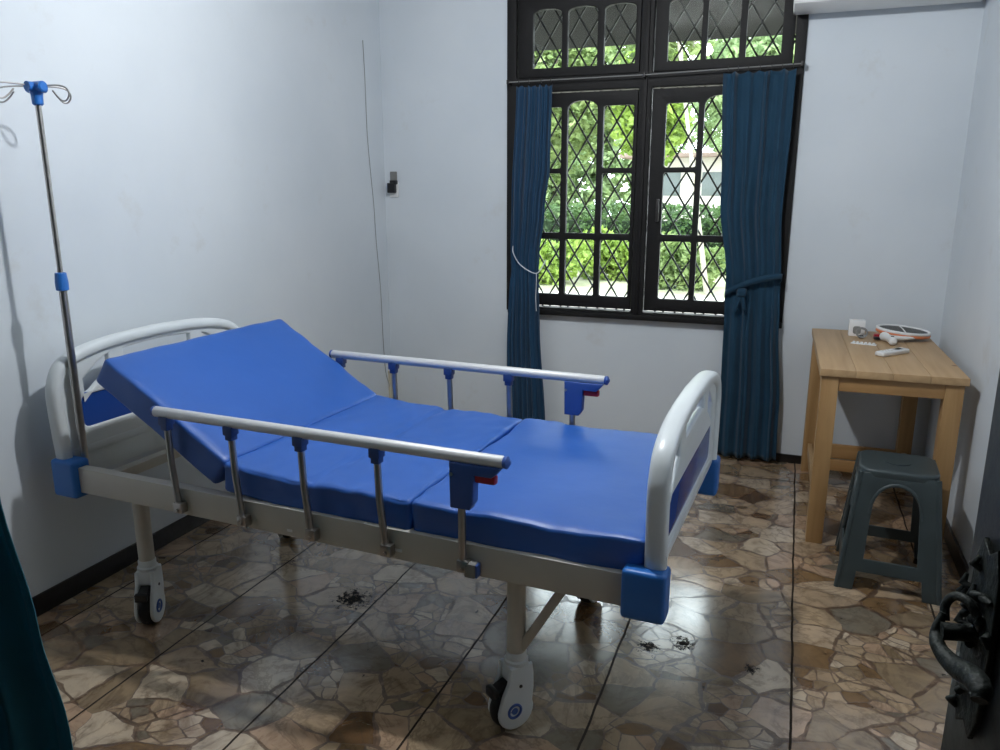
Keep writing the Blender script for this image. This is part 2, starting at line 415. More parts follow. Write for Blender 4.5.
colsR = [(-.702, -.533), (-.503, -.337), (-.307, -.140)]
R3, R2, R1 = (.872, 1.192), (1.228, 1.560), (1.587, 1.918)
for (x0, x1), cols in ((openL, colsL), (openR, colsR)):
    a = x0 + .006; b = x1 - .006
    holes = [rect(*cols[0], *R3), rect(*cols[1], *R3), rect(*cols[2], *R3), rect(*cols[0], *R2), rect(*cols[0], *R1), rect(*cols[2], *R2), rect(*cols[2], *R1), rect(*cols[1], R2[0], 1.95, .05)]
    sash = MB().board([[(a, .803), (b, .803), (b, 1.992), (a, 1.992)]] + holes, .036, .003, Matrix.Translation((0, 4.378, 0)) @ UPRIGHT_XZ).build('sash', M_frame, win)
    MB().box(cols[0][0]-.012, cols[2][1]+.012, 4.376, 4.380, R3[0]-.012, 1.93).build('glass_pane', M_glass, sash, smooth=0)
    if cols is colsR: MB().box(b-.64, b-.625, 4.335, 4.36, 1.30, 1.42, .003).build('sash_handle', M_iron, sash)
    tr = [rect(c0, c1, 2.126, 2.43, .03) for c0, c1 in ((cols[0][0]-.008, cols[0][1]-.006), (cols[1][0]-.008, cols[1][1]-.012), (cols[2][0]-.01, cols[2][1]-.006))]
    ts = MB().board([[(a, 2.078), (b, 2.078), (b, 2.497), (a, 2.497)]] + tr, .036, .003, Matrix.Translation((0, 4.378, 0)) @ UPRIGHT_XZ).build('transom_light', M_frame, win)
    MB().box(cols[0][0]-.02, cols[2][1]+.012, 4.376, 4.380, 2.115, 2.44).build('glass_pane', M_glass, ts, smooth=0)
    # diamond iron grille on the outside face
    for (z0, z1) in ((.79, 2.0), (2.075, 2.5)):
        g = MB(); aa, bb = .0562, .0915; px, pz = (-1.147, 1.93)
        sl = bb/aa
        for sg in (1, -1):
            for k in range(-60, 60):
                # z = pz + sg*sl*(x-px) + 2*bb*k
                zs = []
                def X_at(z): return px + sg*(z - pz - 2*bb*k)/sl
                def Z_at(x): return pz + sg*sl*(x-px) + 2*bb*k
                cand = [(x0, Z_at(x0)), (x1, Z_at(x1)), (X_at(z0), z0), (X_at(z1), z1)]
                cand = sorted([(x, z) for x, z in cand if x0-1e-6 <= x <= x1+1e-6 and z0-1e-6 <= z <= z1+1e-6])
                if len(cand) >= 2 and (Vector(cand[0])-Vector(cand[-1])).length > .03:
                    yy = 4.418 + (.004 if sg > 0 else 0)
                    g.tube([(cand[0][0], yy, cand[0][1]), (cand[-1][0], yy, cand[-1][1])], .0054, 6)
        g.build('diamond_grille', M_iron, win)

# ---- outside
struct(MB().box(-14, 14, YB+.15, 45, -.35, -.15).build('ground', simple('garden_ground', (140, 140, 112), .9, var=.3, vscale=2), smooth=0))
struct(MB().box(-6, 5, YB+.15, 11.8, -.15, -.10).build('path', simple('pale_concrete', (186, 180, 168), .8, var=.12, vscale=3), smooth=0))
struct(MB().box(-5, 4, YB+.15, 6.35, 2.56, 2.72).build('roof', simple('dark_soffit_boards', (22, 21, 20), .9, spec=.1), smooth=0))
def foliage(mb, centre, rad, n, size, squash=1.0, boxy=False, upr=0):
    cx, cy, cz = centre; bm = mb.bm
    for _ in range(n):
        if boxy: d = Vector((random.uniform(-1, 1), random.uniform(-1, 1), random.uniform(-1, 1)))
        else:
            d = Vector((random.gauss(0, 1), random.gauss(0, 1), random.gauss(0, 1))); d.normalize(); d *= random.random() ** .45
        p = Vector((cx + d.x*rad[0], cy + d.y*rad[1], cz + d.z*rad[2]))
        if not boxy: p += Vector((noise.noise(p*1.7), noise.noise(p*1.7 + Vector((5, 0, 0))), noise.noise(p*1.7 + Vector((0, 9, 0))))) * .4 * min(rad)
        a = Vector((random.gauss(0, 1), random.gauss(0, 1), random.gauss(0, .6) + upr)).normalized(); b = a.cross(Vector((random.gauss(0, 1), random.gauss(0, 1), random.gauss(0, 1)))).normalized()
        s = size * random.uniform(.6, 1.3); w = s*.36
        n_ = a.cross(b) * (.12*s)
        vs = [bm.verts.new(p + a*s*t + b*w*u + n_*q) for t, u, q in ((-.6, 0, 0), (-.1, 1, 1), (.7, 0, 0), (-.1, -1, 1))]
        bm.faces.new((vs[0], vs[1], vs[2])); bm.faces.new((vs[0], vs[2], vs[3]))
    return mb
M_hedge = leaf_mat('hedge_leaves', (58, 80, 46), (84, 112, 62))
M_bright = leaf_mat('bright_leaves', (112, 138, 52), (158, 180, 86))
M_mid = leaf_mat('mid_leaves', (92, 114, 60), (152, 168, 108))
M_pale = leaf_mat('hazy_pale_leaves', (120, 144, 100), (168, 186, 134))  # garden haze is put into this washed-out leaf colour
M_bark = simple('bark', (96, 84, 70), .9, var=.3, bump=.6, bscale=20)
M_pbark = simple('pale_bark', (146, 138, 124), .85, var=.2, bump=.4, bscale=20)
h = empty('clipped_hedge', (-1.8, 16, -.15)); tag(h, 'long clipped dark green hedge across the garden beyond the window', 'hedge')
foliage(MB(), (0, 0, .66), (5.5, .5, .66), 15000, .10, boxy=True).build('foliage', M_hedge, h, smooth=0)
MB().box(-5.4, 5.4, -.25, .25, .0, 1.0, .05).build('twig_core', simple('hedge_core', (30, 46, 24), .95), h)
def bush(name, label, loc, rad, n, size, mat, upr=.6):
    e = empty(name, loc); tag(e, label, 'bush', 'bushes in the garden')
    foliage(MB(), (0, 0, rad[2]*.95), rad, n, size, upr=upr).build('foliage', mat, e, smooth=0)
    st = MB()
    for k in range(6):
        a = k*1.05; st.tube([(0, 0, 0), (.3*rad[0]*cos(a), .3*rad[1]*sin(a), rad[2]*1.1)], [.025, .01], 6)
    st.build('stem', M_bark, e)
bush('leafy_bush', 'yellow-green leafy bush low behind the left casement', (-4.35, 13.2, -.15), (1.15, .45, .46), 3400, .10, M_bright)
bush('leafy_bush', 'bright green bush low in the middle pane of the left casement', (-3.15, 14.2, -.15), (.85, .45, .45), 2800, .10, M_bright)
bush('leafy_bush', 'mid green bush seen low in the right casement', (-1.75, 13.2, -.15), (.8, .45, .45), 2600, .10, M_mid)
bush('leafy_bush', 'tall lime green shrub beside the left curtain', (-5.0, 12.35, -.15), (.5, .35, .80), 2400, .12, M_bright)
def tree(label, loc, crown, rad, n, size, mat, bark, th=.12, lean=(0, 0), fork=0):
    e = empty('garden_tree', loc); tag(e, label, 'tree', 'trees in the garden')
    foliage(MB(), crown, rad, n, size).build('crown', mat, e, smooth=0)
    t = MB(); t.tube(spline([(0, 0, 0), (lean[0]*.4, lean[1]*.4, crown[2]*.4), (lean[0], lean[1], crown[2])], 5), [th*(1-.05*i) for i in range(11)], 10)
    for k in range(4):
        a = k*1.6+.4; t.tube([(lean[0]*.7, lean[1]*.7, crown[2]*.7), (crown[0]+rad[0]*.6*cos(a), crown[1]+rad[1]*.6*sin(a), crown[2]+rad[2]*.3)], [th*.45, th*.15], 7)
    t.build('trunk', bark, e)
tree('tall leafy tree with drooping leaves behind the left casement', (-5.9, 18.5, -.15), (0, 0, 4.0), (2.0, 1.2, 2.1), 8000, .17, M_mid, M_bark)
tree('yellow-green broadleaf tree showing in the right column of the left casement', (-3.1, 17.6, -.15), (0, 0, 3.4), (.85, .7, 1.25), 3000, .18, M_bright, M_bark, .08)
tree('pale leafy tree over the house in the right casement', (-1.1, 20.3, -.15), (0, 0, 4.1), (1.6, .9, 1.7), 7000, .16, M_pale, M_bark)
tree('bare pale tree trunks leaning beside the right curtain', (-1.25, 12.6, -.15), (-1.0, .6, 4.2), (1.0, .6, .8), 1800, .14, M_mid, M_pbark, .045, lean=(-.75, .3))
tree('big dense tree at the back of the garden, left side', (-8.9, 29.8, -.15), (0, 0, 4.0), (5.2, 1.6, 4.4), 16000, .30, M_pale, M_bark, .2)
tree('big dense tree at the back of the garden, right side', (-.4, 34, -.15), (0, 0, 5.6), (4.4, 2, 3.2), 8000, .32, M_pale, M_bark, .2)
hs = empty('house', (-3.6, 23, -.15)); tag(hs, 'white house with grey windows beyond the hedge', 'house')
MB().box(-1.0, 3.4, 0, 3, 0, 2.5).build('wall', simple('house_render', (214, 204, 198), .8), hs, smooth=0)
MB().box(-1.3, 3.7, -.4, 3.4, 2.5, 2.62, .02).build('roof', simple('roof_sheet', (150, 128, 120), .8), hs)
for xx in (.1, 1.3, 2.5): MB().box(xx-.3, xx+.3, -.04, .02, 1.45, 2.1, .01).build('window', simple('dim_house_glass', (110, 116, 118), .3), hs)

# ------------------------------------------------------------------ curtains
def curtain_mesh(name, L_, R_, ztop, zbot, Y0, folds, amp, mat, parent, seed=0, nu=150, nv=70, gather=None, slope=0):
    bm = bmesh.new(); grid = []
    rnd = random.Random(seed); ph = [rnd.uniform(0, 6.28) for _ in range(5)]
    for j in range(nv+1):
        v = j/nv; z = ztop + (zbot-ztop)*v; row = []
        xl, xr = interp(L_, z), interp(R_, z)
        for i in range(nu+1):
            u = i/nu
            uu = u + .018*sin(2*pi*u*3 + ph[0] + 1.2*v) + .010*sin(2*pi*u*7 + ph[1])
            tight = 1.0 if not gather else 1 - .55*math.exp(-((z-gather)/.16)**2)
            w = sin(2*pi*folds*uu + ph[2] + .9*sin(2.3*z + ph[3])) + .42*sin(2*pi*folds*2.13*u + ph[4] - z*1.3) + .25*sin(2*pi*folds*.47*u + ph[1] + z)
            y = Y0 - amp*tight*w
            x = xl + (xr-xl)*(u + .012*cos(2*pi*folds*u + ph[2]))
            if gather:
                g = math.exp(-((z-gather)/.07)**2); y += .02*g*(2*u-1)**2 + .012*sin(40*z+8*u)*math.exp(-((z-gather)/.12)**2)*.5
            zz = z - (.010*abs(sin(pi*6*u)) if gather else 0)*max(0, 1-v*12) + slope*(x-xl)*(1-v) + .004*sin(2*pi*folds*u + ph[0])*(v**3)
            row.append(bm.verts.new((x, y, zz)))
        grid.append(row)
    for j in range(nv):
        for i in range(nu): bm.faces.new((grid[j][i], grid[j][i+1], grid[j+1][i+1], grid[j+1][i]))
    mb = MB(); mb.add(bm); o = mb.build(name, mat, parent, smooth=75)
    md = o.modifiers.new('thick', 'SOLIDIFY'); md.thickness = .002
    return o
cl = empty('curtain', (0, 0, 0)); tag(cl, 'narrow teal blue curtain left of the window, tied with white string', 'curtain', 'curtains at the window')
curtain_mesh('fabric', [(2.03, -1.522), (1.41, -1.548), (1.06, -1.553), (.53, -1.570), (.03, -1.568)], [(2.03, -1.312), (1.6, -1.318), (1.36, -1.346), (1.03, -1.382), (.77, -1.367), (.03, -1.322)],
             2.03, .03, 4.285, 7, .013, M_curtain, cl, 3, gather=1.03)
MB().tube(spline([(-1.545, 4.315, 1.165), (-1.53, 4.262, 1.12), (-1.493, 4.25, 1.06), (-1.44, 4.25, 1.02), (-1.385, 4.255, 1.0), (-1.36, 4.28, 1.03), (-1.345, 4.31, 1.075)]), .0032, 8).build('tie_string', M_string, cl)
st = MB()
st.tube(spline([(-1.385, 4.257, 1.0), (-1.382, 4.253, .95), (-1.386, 4.256, .86), (-1.383, 4.26, .78)]), .0022, 6); st.build('string_end', M_string, cl)
for x in (-1.51, -1.45, -1.38, -1.325): MB().tube([(x, 4.295+.0085*cos(a), 2.052+.010*sin(a)) for a in [k*pi/5 for k in range(10)]], .0016, 6, closed=True).build('hook', M_iron, cl)
cr = empty('curtain', (0, 0, 0)); tag(cr, 'wide teal blue curtain at the right of the window, tied with its own sash', 'curtain', 'curtains at the window')
curtain_mesh('fabric', [(2.05, -.408), (1.42, -.382), (1.0, -.328), (.73, -.322), (.28, -.316), (.02, -.312)], [(2.05, -.066), (1.8, -.068), (1.37, -.078), (.96, -.056), (.79, -.046), (.3, -.010), (.02, -.004)],
             2.045, .025, 4.275, 4.2, .0125, M_curtainR, cr, 21, nu=200, gather=.96, slope=.01)
tb = MB(); pts = []
for k in range(41):
    a = 2*pi*k/40; pts.append((-.190 + .142*cos(a), 4.275 + .047*sin(a), .975 - .030*sin(a)*1.0 + .05*cos(a)))
bmr = tb.bm; rows = []
for p in pts: rows.append([bmr.verts.new((p[0], p[1], p[2]+dz)) for dz in (-.016, .016)])
for a_, b_ in zip(rows, rows[1:]): bmr.faces.new((a_[0], a_[1], b_[1], b_[0]))
o = tb.build('tie_sash', M_curtainR, cr, 80); md = o.modifiers.new('t', 'SOLIDIFY'); md.thickness = .003
kn = MB(); kn.soft(.05, .03, .045, .014, 6, Matrix.Translation((-.245, 4.222, .945)), wr=.01)
kn.soft(.022, .012, .10, .005, 6, Matrix.Translation((-.262, 4.224, .89)) @ Matrix.Rotation(.25, 4, 'Y'), wr=.006)
kn.soft(.020, .012, .09, .005, 6, Matrix.Translation((-.232, 4.222, .90)) @ Matrix.Rotation(-.2, 4, 'Y'), wr=.006)
kn.build('tie_knot', M_curtainR, cr, 60)
for x in (-.39, -.34, -.29, -.235, -.18, -.13, -.08): MB().tube([(x, 4.295+.0085*cos(a), 2.064+.010*sin(a)) for a in [k*pi/5 for k in range(10)]], .0016, 6, closed=True).build('hook', M_iron, cr)
rd = empty('curtain_rod', (0, 0, 0)); tag(rd, 'thin grey curtain wire stretched across the window frame', 'curtain rod')
MB().tube([(-1.57, 4.295, 2.053), (-.81, 4.295, 2.056), (-.04, 4.295, 2.071)], .0035, 8).build('wire', M_grey, rd)
for x, z in ((-1.575, 2.053), (-.814, 2.056), (-.04, 2.071)): MB().box(x-.006, x+.006, 4.285, 4.347, z-.012, z+.012, .002).build('bracket', M_iron, rd)
# curtain hanging by the doorway, close to the viewer
cf = empty('doorway_curtain', (0, 0, 0)); tag(cf, 'dark teal curtain in the foreground at the lower left by the doorway', 'curtain')
curtain_mesh('fabric', [(2.1, -1.50), (.02, -1.45)], [(2.1, -1.06), (1.30, -.985), (1.09, -.957), (.89, -.922), (.74, -.893), (.02, -.81)], 2.1, .03, .64, 6, .022, M_curtain2, cf, 5)
MB().tube([(-1.6, .64, 2.115), (-.80, .64, 2.115)], .011, 10).build('rod', M_iron, cf)
for x in (-1.58, -.83): MB().box(x-.01, x+.01, .50, .65, 2.10, 2.13, .003).build('bracket', M_iron, cf)

# ------------------------------------------------------------------ open door leaf with ornate handle at the right edge
dr = struct(empty('door_1', (0, 0, 0)))
hx, hy, ex, ey = .372, .52, .258, 1.13
ang = atan2(ey-hy, ex-hx); Lf = sqrt((ex-hx)**2 + (ey-hy)**2)
Md = Matrix.Translation((hx, hy, 0)) @ Matrix.Rotation(ang, 4, 'Z')      # x along the leaf, +y is the face turned to the bed
leaf = MB()
leaf.box(0, Lf, -.04, 0, .012, 2.08, .003, Md)
leaf.build('door_leaf', M_teal, dr)
pn = MB()
for z0, z1 in ((.12, .66), (1.16, 1.95)):
    pn.board([[(.09, z0), (Lf-.09, z0), (Lf-.09, z1), (.09, z1)], [(.115, z0+.025), (Lf-.115, z0+.025), (Lf-.115, z1-.025), (.115, z1-.025)]], .014, .004, Md @ Matrix.Translation((0, .003, 0)) @ UPRIGHT_XZ)
pn.build('panel_moulding', M_teal, dr)
dh = empty('x', (0, 0, 0)); bpy.data.objects.remove(dh)
hd = MB()
# back plate
hd.board([[(Lf-.105, .80), (Lf-.09, .765), (Lf-.07, .78), (Lf-.05, .765), (Lf-.035, .80), (Lf-.03, .9), (Lf-.035, 1.0), (Lf-.05, 1.035), (Lf-.07, 1.02), (Lf-.09, 1.035), (Lf-.105, 1.0), (Lf-.11, .9)]], .008, .002, Md @ Matrix.Translation((0, .005, 0)) @ UPRIGHT_XZ)
def T(x, y, z): return Md @ Vector((x, y, z))
px_ = Lf-.065
hd.tube([T(px_, 0, .905), T(px_, .018, .905), T(px_, .05, .905)], [.017, .011, .012], 14)
hd.tube([T(*p) for p in spline([(px_+.012, .044, .925), (px_+.006, .052, .900), (px_-.015, .054, .888), (px_-.05, .047, .885), (px_-.085, .042, .895), (px_-.115, .045, .900), (px_-.128, .050, .892)], 6)],
        [.005 + .0045*min(1, i/10) + .005*max(0, sin((i-12)/24*pi)) for i in range(37)], 12)
for k in range(20):    # leaves and scrolls in relief
    a = random.uniform(0, 6.28); rr = random.uniform(.0, .045)
    z = random.choice([.955, .96, .80, .975, .92]) + random.uniform(-.03, .03); x = px_ + rr*cos(a)*1.1
    hd.tube([T(x, .008, z), T(x+.009*cos(a), .016, z+.008*sin(a)), T(x+.018*cos(a+.7), .012, z+.018*sin(a+.7))], [.0045, .006, .0025], 8)
hd.tube([T(*p) for p in spline([(px_+.01, .042, .915), (px_+.020, .040, .932), (px_+.012, .034, .950), (px_-.008, .026, .955), (px_-.02, .016, .94)], 5)], .006, 9)
hd.build('door_handle', M_brass, dr, 60)
struct(MB().box(DX1-.012, DX1+.05, YF-.11, YF+.008, 0, 2.17, .004).box(DX0-.05, DX0+.012, YF-.11, YF+.008, 0, 2.17, .004).box(DX0-.05, DX1+.05, YF-.11, YF+.008, 2.11, 2.17, .004).build('trim_1', M_teal))

# ------------------------------------------------------------------ hospital bed
BX, BY, BR = -1.189, 2.190, radians(-2.464)
bed = empty('hospital_bed', (BX, BY, 0), BR)
tag(bed, 'white hospital bed on casters with aluminium side rails and raised backrest', 'bed')
for sg in (-1, 1):   # side beams
    b = MB().box(-1.0, .95, sg*.43-.018, sg*.43+.018, .475, .563, .004)
    b.build('side_beam', M_white_mt, bed)
    if sg < 0:
        MB().box(-.122, -.104, -.4492, -.4481, .491, .499).build('paper_scrap', M_paper, bed); MB().box(.238, .266, -.4492, -.4481, .499, .508).build('paper_scrap', M_paper, bed)
for s in (-.965, .915): MB().box(s-.02, s+.02, -.41, .41, .475, .512, .004).build('end_beam', M_white_mt, bed)
for s in (-.36, 0, .28, .575): MB().box(s-.018, s+.018, -.412, .412, .500, .536, .003).build('cross_beam', M_white_mt, bed)
mp_ = MB().box(-.345, .925, -.40, .40, .538, .553, .004)
mp_.build('mattress_deck', M_white_mt, bed)
# backrest deck under the raised section
Dv = Vector((-.455, 0, .279)); ba = atan2(.279, .455); dl = Dv.length
def back_m(dx, dz):   # frame along the backrest: x up the slope, z outward
    return Matrix.Translation((-.352 + dx*0, 0, .672)) @ Matrix.Rotation(pi, 4, 'Z') @ Matrix.Rotation(-ba, 4, 'Y')
BM = back_m(0, 0)
MB().box(.03, .53, -.37, .37, -.118, -.104, .003, BM).box(.30, .33, -.30, .30, -.148, -.118, .003, BM).build('backrest_deck', M_white_mt, bed)
MB().tube([(-.63, 0, .70), (-.30, 0, .515)], .014, 10).build('lift_arm', M_chrome, bed)

def half_outline(tab):
    r = spline([(x, z, 0) for x, z in tab], 6); return [(p.x, p.y) for p in r]
def mirror_outline(tab):
    h_ = half_outline(tab); return h_ + [(-x, z) for x, z in h_[::-1][1:]]
def end_board(name, s0, lift, wide):
    par = empty('tmp') ; bpy.data.objects.remove(par)
    k = wide
    outer = [(.447*k, .585), (.455*k, .76+lift*.6), (.446*k, .825+lift*.8), (.408*k, .88+lift), (.31*k, .917+lift), (.17*k, .934+lift), (0, .94+lift)]
    inner = [(.409*k, .585), (.417*k, .75+lift*.6), (.409*k, .806+lift*.8), (.376*k, .852+lift), (.290*k, .881+lift), (.16*k, .896+lift), (0, .901+lift)]
    tubepts = [((a+c_)/2, (b+d)/2) for (a, b), (c_, d) in zip(outer, inner)]
    hp = half_outline(tubepts); full = hp + [(-x, z) for x, z in hp[::-1][1:]]
    rim = MB()
    # thick rounded rim: an oval tube swept over the arch
    bm = rim.bm; rings = []; n = len(full)
    for i in range(n):
        p = Vector(full[i]); t = (Vector(full[min(i+1, n-1)]) - Vector(full[max(i-1, 0)])).normalized(); nn = Vector((t.y, -t.x))
        ring = []
        for q in range(20):
            a = 2*pi*q/20; ca, sa = cos(a), sin(a)
            rn = .0205*math.copysign(abs(ca)**.75, ca); rs = .027*math.copysign(abs(sa)**.75, sa)
            ring.append(bm.verts.new((s0 + rs, p.x + nn.x*rn, p.y + nn.y*rn)))
        rings.append(ring)
    for A, B in zip(rings, rings[1:]):
        for q in range(20): bm.faces.new((A[q], A[(q+1) % 20], B[(q+1) % 20], B[q]))
    bm.faces.new(rings[0]); bm.faces.new(rings[-1][::-1])
    # webbed panel with three grip openings and a lower window for the blue insert
    inn = mirror_outline([(x+.006, z+.006) for x, z in inner])
    L_ = lift
    def slot(x0, x1, ztop, zb, n=10):
        o_ = []
        def arch(x): return ztop + L_ - .30*x*x - 1.3*max(0, abs(x)-.22)**1.5
        xs = [x0 + (x1-x0)*i/n for i in range(n+1)]
        for x in xs: o_.append((x, arch(x)))
        for x in xs[::-1]: o_.append((x, arch(x) - zb))
        return o_
    holes = [slot(-.160, .160, .888, .046), slot(.225, .335, .889, .066), slot(-.335, -.225, .889, .066)]
    ins = rect(-.345*k, .345*k, .622+L_*1.4, .735+L_*1.4, r=.02)
    rim.board([inn] + holes + [ins], .026, .007, Matrix.Translation((s0, 0, 0)) @ UPRIGHT_YZ)
    rim.box(s0-.014, s0+.016, -.40*k, .40*k, .578, .608, .006)
    o = rim.build(name, M_white_pl, bed, 50)
    MB().board([rect(-.35*k, .35*k, .617+L_*1.4, .74+L_*1.4, r=.02)], .016, .003, Matrix.Translation((s0, 0, 0)) @ UPRIGHT_YZ).build('blue_insert', M_blue_in, o)
    return o
fb = end_board('footboard', .957, -.003, .985)
hb = end_board('headboard', -1.055, .034, 1.015)
MB().box(-1.064, -1.046, -.41, .41, .50, .60, .004).build('headboard_skirt', M_white_pl, hb)
for s0, s1 in ((.884, .992), (-1.085, -.978)):
    for sg in (-1, 1):
        w0, w1 = (-.470, -.40) if sg < 0 else (.40, .470)
        cp = MB().box(s0, s1, w0, w1, .456, .586, .014, seg=4)
        cp.build('corner_cap', M_blue_pl, bed, 50)

# side rails
def side_rail(sg):
    w = sg*.462
    tb_ = MB()
    prof = []
    tb_.tube([(-.585, w, .810), (-.58, w, .810), (.572, w, .810), (.577, w, .810)], [.012, .0165, .0165, .012], 18)
    rail = tb_.build('side_rail', M_alu, bed, 50)
    for s in (-.587, .584): MB().lathe([(.004, -.004), (.0145, -.004), (.0165, .000), (.0165, .006), (.004, .014)] if s > 0 else [(.004, -.014), (.0165, -.006), (.0165, 0), (.004, .004)],
                                       Matrix.Translation((s-.004 if s > 0 else s+.004, w, .810)) @ Matrix.Rotation(pi/2, 4, 'Y'), 18).build('end_plug', M_blue_dk, rail)
    for s in (-.542, -.292, -.044, .206, .458):
        last = s > .4
        p = MB(); lean = -.018 if not last else 0
        p.tube([(s, w, .79), (s-lean*.2, w, .65), (s-lean, w, .50)], .0105, 12)
        po = p.build('rail_post', M_chrome, rail)
        if not last:
            c_ = MB().box(s-.017, s+.017, w-.017, w+.017, .772, .800, .004); c_.box(s-.0125, s+.0125, w-.0135, w+.0135, .756, .774, .003)
            c_.build('top_clip', M_clip, po)
        f = MB().box(s-lean-.012, s-lean+.022, w-.014 if sg < 0 else w-.012, w+.012 if sg < 0 else w+.014, .490, .524, .003)
        f.tube([(s-lean+.004, w-.02, .500), (s-lean+.004, w+.02, .500)], .006, 10)
        f.build('pivot_bracket', M_chrome, po)
    lt = MB()
    lt.board([[(.430, .797), (.575, .797), (.560, .778), (.548, .768), (.500, .768), (.497, .690), (.486, .672), (.432, .672)]], .036, .004, Matrix.Translation((0, w, 0)) @ UPRIGHT_XZ)
    lh = lt.build('latch_body', M_blue_dk, rail, 50)
    MB().box(.500, .556, w-.012, w+.012, .748, .770, .005).build('release_lever', M_red, lh)
    MB().tube([(.437, w-.021, .765), (.437, w+.021, .765)], .005, 10).build('screw', M_chrome, lh)
    MB().box(.468, .500, w-.014, w+.014, .480, .520, .004).build('lock_block', M_grey, rail)
    MB().box(.4995, .505, w-.012, w+.012, .482, .518, .002).build('lock_plug', M_blue_dk, rail)
    return rail
side_rail(-1); side_rail(1)

# legs with casters
def caster(s, w, yaw, parent, brake=True):
    e = empty('caster', (s, w, 0), yaw); e.parent = parent     # local x: trail direction, local y: axle
    fk = MB()
    teardrop = [(.018 + .056*cos(a), .062 + .056*sin(a)) for a in [radians(-200 + k*16) for k in range(14)]]
    teardrop += [(.060, .118), (.044, .150), (.036, .196), (-.034, .196), (-.038, .165), (-.039, .12)]
    for sg in (-1, 1):
        fk.board([teardrop], .014, .005, Matrix.Translation((0, sg*.0265, 0)) @ UPRIGHT_XZ)
    fk.box(-.030, .034, -.030, .030, .145, .198, .008, seg=3)
    fk.lathe([(.030, .190), (.034, .196), (.034, .206), (.029, .210), (.0295, .228), (.027, .232)])
    fk.build('caster_cover', M_white_pl, e, 50)
    ty = MB().lathe([(.020, -.017), (.052, -.017), (.060, -.012), (.0625, 0), (.060, .012), (.052, .017), (.020, .017)], Matrix.Translation((.020, 0, .0628)) @ Matrix.Rotation(pi/2, 4, 'X'), 40)
    ty.build('tyre', M_black, e, 50)
    for sg in (-1, 1):
        em = MB()
        for r0, r1 in ((.0165, .0225), (.0, .010)):
            R = Matrix.Translation((.025, sg*.0342, .066)) @ Matrix.Rotation(pi/2, 4, 'X')
            pr = [(.0001, -.001), (r1, -.001), (r1, .001), (.0001, .001)] if r0 == 0 else None
            if pr: em.lathe([(.0001, -.001), (r1, -.001), (r1, .001), (.0001, .001)], R, 24); em.tube([tuple(R @ Vector((x_, 0, 0))) for x_ in (r1-.002, .018)], .0012, 6)
            else: em.tube([tuple(R @ Vector(((r0+r1)/2*cos(a), (r0+r1)/2*sin(a), 0))) for a in [2*pi*k/30 for k in range(30)]], .0042, 6, closed=True)
        em.build('round_emblem', M_blue_dk, e)
    MB().tube([(.006, -.036, .138), (.006, .036, .138)], .005, 10).build('axle_bolt', M_blackp, e)
    if brake:
        bk = MB(); bk.box(.030, .085, -.017, .017, .138, .150, .004, Matrix.Translation((.03, 0, .14)) @ Matrix.Rotation(.35, 4, 'Y') @ Matrix.Translation((-.03, 0, -.14)))
        bk.box(.070, .088, -.020, .020, .112, .140, .004); bk.box(.030, .062, -.013, .013, .100, .140, .006)
        bk.build('brake_pedal', M_blackp, e)
    return e
BRI = Matrix.Rotation(-BR, 4, 'Z')
for s, w, yaw in ((.575, -.37, radians(-128)), (-.80, -.37, radians(-66)), (.575, .37, radians(-100)), (-.80, .37, radians(-60))):
    sg = 1 if w > 0 else -1
    lg = MB().lathe([(.026, .226), (.026, .48)], Matrix.Translation((s, w, 0)), 24)
    lo = lg.build('leg', M_white_mt, bed)
    d = 1 if s > 0 else -1
    if s > 0:
        MB().box(-.013, .013, -.013, .013, 0, .275, .002, Matrix.Translation((s+.018, w, .245)) @ Matrix.Rotation(.52, 4, 'Y')).build('diagonal_brace', M_white_mt, bed)
    caster(s, w, yaw - BR, bed)

# mattress
mt = empty('mattress', (BX, BY, 0), BR)
tag(mt, 'bright blue vinyl folding mattress lying on the hospital bed', 'mattress')
TH = .100
MB().soft(dl+.012, .868, TH, .013, 36, BM @ Matrix.Translation((dl/2, 0, -TH/2)), puff=.004, wr=.004, seed=1).build('backrest_section', M_vinyl, mt, 75)
def sec(name, s0, s1, zt, zb, seed, shape=None, n=30):
    MB().soft(s1-s0, .868, zt-zb, .014, n, Matrix.Translation(((s0+s1)/2, 0, (zt+zb)/2)), puff=.005, wr=.0065, seed=seed, shape=shape).build(name, M_vinyl, mt, 75)
def seat_shape(p, top):
    x = p.x - .039                                   # bed coordinate along the length
    up = .017 * max(0, (-.08 - x)/.28) ** 1.3
    if top: up -= .011*math.exp(-((x+.04)/.009)**2) * (1 + .4*sin(p.y*23)); up += .0022*sin(p.y*31 + x*60)*math.exp(-((x+.05)/.05)**2)
    return up
sec('seat_section', -.362, .284, .649, .554, 2, seat_shape, 90)
sec('foot_section', .288, .932, .648, .5535, 4)

